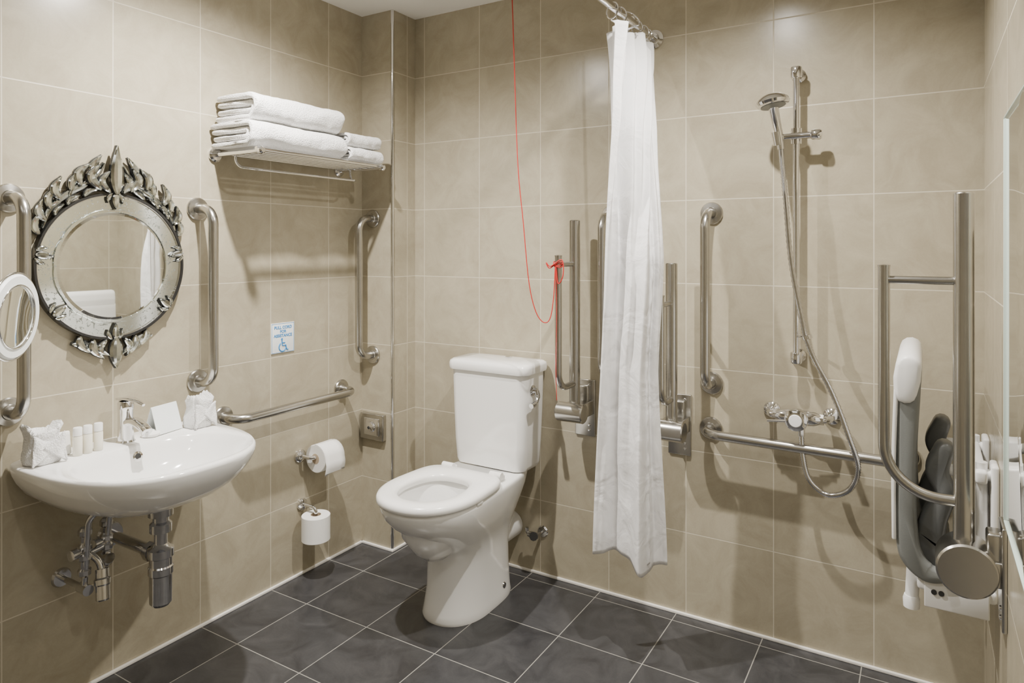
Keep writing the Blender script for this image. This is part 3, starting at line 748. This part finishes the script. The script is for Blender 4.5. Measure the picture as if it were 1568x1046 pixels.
# ------------------------------------------------------------------ fold-up shower seat on the right wall
st=root('folding_shower_seat',(2.2,-.33,.8))
def slab(name,prof,y0,y1,mat,bev=.012):
    rings=[]
    for y,k in ((y0,.0),(y0+bev*.3,.6),(y0+bev,1),(y1-bev,1),(y1-bev*.3,.6),(y1,.0)):
        P=[]
        n=len(prof)
        for i,(x,z) in enumerate(prof):
            a=Vector(prof[i-1]); c_=Vector(prof[(i+1)%n]); t=(c_-a).normalized(); nn=Vector((t.y,-t.x))
            o_=Vector((x,z))-nn*bev*(1-k)*.8*(sgn)
            P.append(Vector((o_.x,y,o_.y)))
        rings.append(P)
    return loft(name,rings,mat,st,angle=60)
def thick(path,ths):
    path=smooth_path([(p[0],p[1],0) for p in path],8); path=[Vector((p.x,p.y)) for p in path]
    n=len(path); L_=[];R_=[]
    for i,p in enumerate(path):
        t=(path[min(i+1,n-1)]-path[max(i-1,0)]).normalized(); nn=Vector((-t.y,t.x)); f=i/(n-1)*(len(ths)-1); k=int(min(f,len(ths)-2)); th=ths[k]+(ths[k+1]-ths[k])*(f-k)
        L_.append(p+nn*th/2); R_.append(p-nn*th/2)
    def capp(p,t,th,s0):
        nn=Vector((-t.y,t.x)); return [p+nn*math.cos(pi*k/6)*th/2+t*math.sin(pi*k/6)*th/2 for k in range(1,6)]
    te=(path[-1]-path[-2]).normalized(); ts=(path[0]-path[1]).normalized()
    pr=L_+capp(path[-1],te,ths[-1],1)+R_[::-1]+capp(path[0],ts,ths[0],1)
    return [(p.x,p.y) for p in pr]
def area(pr): return sum(pr[i-1][0]*pr[i][1]-pr[i][0]*pr[i-1][1] for i in range(len(pr)))
def slab2(name,path,ths,y0,y1,mat,bev=.012):
    global sgn
    pr=thick(path,ths); sgn=1 if area(pr)>0 else -1
    return slab(name,pr,y0,y1,mat,bev)
slab2('seat_panel',[(2.140,1.036),(2.137,.96),(2.133,.80),(2.133,.66),(2.142,.585),(2.175,.548),(2.215,.546)],[.052,.050,.042,.046,.052,.047,.03],-.52,-.13,M_grey)
slab2('seat_top_pad',[(2.138,1.042),(2.134,1.01),(2.131,.975)],[.056,.058,.05],-.528,-.125,M_white)
slab2('seat_back_rim',[(2.111,.98),(2.106,.80),(2.107,.62)],[.010,.010,.010],-.522,-.128,M_white,.004)
ap=[(2.212,.842),(2.197,.79),(2.212,.735),(2.190,.67),(2.180,.60),(2.200,.568)]
slab2('arm_pad',ap,[.042,.050,.042,.055,.065,.045],-.50,-.44,M_dgrey)
slab2('arm_pad_far',ap,[.042,.050,.042,.055,.065,.045],-.21,-.15,M_dgrey)
for yy in (-.46,-.19):
    sweep('frame_strut',fillet([(2.20,yy,.79),(2.31,yy,.79)],.01),.014,M_white,st)
    sweep('frame_upright',fillet([(2.285,yy,.82),(2.285,yy,.50)],.01),.014,M_white,st)
    sweep('support_leg',fillet([(2.150,yy,.60),(2.143,yy,.445)],.01),.015,M_white,st)
    lathe('leg_foot',[(0,0),(.018,0),(.019,.02),(.016,.03),(0,.03)],M_white,st,(2.143,yy,.435))
    box('wall_fixing',(2.312,yy,.66),(.016,.07,.32),M_white,st,bevel=.006)
box('cross_rail',(2.285,-.325,.79),(.024,.34,.03),M_white,st,bevel=.006)
box('hinge_rail',(2.235,-.325,.515),(.16,.36,.028),M_white,st,bevel=.008)
box('bracket_face',(2.235,-.505,.50),(.13,.008,.07),M_white,st,bevel=.003)
for dx in (-.045,-.03):
    lathe('screw',[(0,0),(.006,0),(.006,.003),(0,.003)],M_dark,st,(2.235+dx,-.509,.505),Yn,seg=16)

# ------------------------------------------------------------------ tall mirror on right wall
wm=root('tall_wall_mirror',(W,-1.0,1.2))
box('mirror_pane',(W-.004,-.985,1.18),(.006,.62,.84),M_mirror,wm,bevel=.0015)
box('polished_edge',(W-.004,-.673,1.18),(.008,.004,.84),M_gedge,wm,bevel=.001)
box('polished_edge_low',(W-.004,-.985,.7585),(.008,.62,.004),M_gedge,wm,bevel=.001)
box('polished_edge_top',(W-.004,-.985,1.6015),(.008,.62,.004),M_gedge,wm,bevel=.001)

# ------------------------------------------------------------------ pull cord
pc=root('emergency_pull_cord',(.9,-.33,2.3))
lathe('ceiling_switch',[(0,0),(.040,0),(.038,-.02),(.012,-.03),(0,-.03)],M_white,pc,(.895,-.33,H))
yt=-.252
sweep('cord',smooth_path([(.895,-.33,H-.02),(.905,-.325,2.0),(.917,-.32,1.634),(.934,-.31,1.42),(.951,-.30,1.21),(.972,-.29,1.105),(.998,-.28,1.062),(1.020,-.268,1.073),(1.030,-.258,1.15),(1.034,yt,1.27)],8),.0018,M_red,pc,seg=8)
sweep('cord_tail',smooth_path([(1.034,yt,1.27),(1.040,yt-.002,1.1),(1.036,yt,.9),(1.040,yt,.78)],6),.0011,M_red,pc,seg=8)
for k,zz in enumerate((1.262,1.268,1.274)):
    sweep('knot_loop',[(1.037+.017*math.cos(a),-.235+.017*math.sin(a),zz+.004*math.sin(a*2+k)) for a in [2*pi*j/20 for j in range(20)]],.0020,M_red,pc,closed=True,seg=8)
sweep('bow',smooth_path([(1.034,yt,1.27),(1.015,yt-.01,1.255),(1.005,yt-.015,1.275),(1.02,yt-.01,1.262),(1.06,yt,1.285),(1.065,yt,1.23),(1.045,yt,1.20),(1.036,yt,1.262)],6),.0020,M_red,pc,seg=8)

# ------------------------------------------------------------------ ceiling lights
def downlight(x,y,power,radius=.020,colr=(1,.945,.865),ang=150,blend=1.0):
    rt=root('ceiling_downlight',(x,y,H))
    lathe('bezel',[(.045,0),(.060,0),(.060,-.004),(.045,-.006),(.045,0)],M_chrome,rt,(x,y,H))
    lathe('lamp',[(0,-.001),(.044,-.001),(.044,-.003),(0,-.003)],M_emit,rt,(x,y,H))
    l=bpy.data.lights.new('downlight_lamp','SPOT'); l.shadow_soft_size=radius; l.energy=power; l.color=colr; l.spot_size=math.radians(ang); l.spot_blend=blend
    o=bpy.data.objects.new('downlight_lamp',l); col.objects.link(o); o.parent=rt; o.location=(0,0,-.035)
downlight(.60,-1.12,235,ang=162)
downlight(1.66,-.74,150,ang=155)
downlight(1.80,-1.90,28)  # unseen extra spot, added as fill from the camera side
rt=root('added_fill_panel',(1.2,-2.65,H))  # unseen panel added behind the camera for soft ambient fill
box('frame',(1.2,-2.65,H-.012),(1.25,.65,.024),M_white,rt,bevel=.004)
l=bpy.data.lights.new('added_fill_lamp','AREA'); l.shape='RECTANGLE'; l.size=1.15; l.size_y=.55; l.energy=3.5; l.color=(1,.96,.90)
o=bpy.data.objects.new('added_fill_lamp',l); col.objects.link(o); o.parent=rt; o.location=(0,0,-.03)

w=bpy.data.worlds.new('World'); sc.world=w; w.use_nodes=True
w.node_tree.nodes['Background'].inputs[0].default_value=(.9,.88,.85,1); w.node_tree.nodes['Background'].inputs[1].default_value=.3

# ------------------------------------------------------------------ camera
cam=bpy.data.cameras.new('camera'); co=bpy.data.objects.new('camera',cam); col.objects.link(co)
co.location=(2.17,-2.425,1.332)
yaw=math.asin(.5188)
co.rotation_euler=(pi/2,0,yaw)
cam.sensor_width=36; cam.lens=1040/1568*36; cam.shift_y=-145/1568; cam.clip_start=.02
sc.camera=co
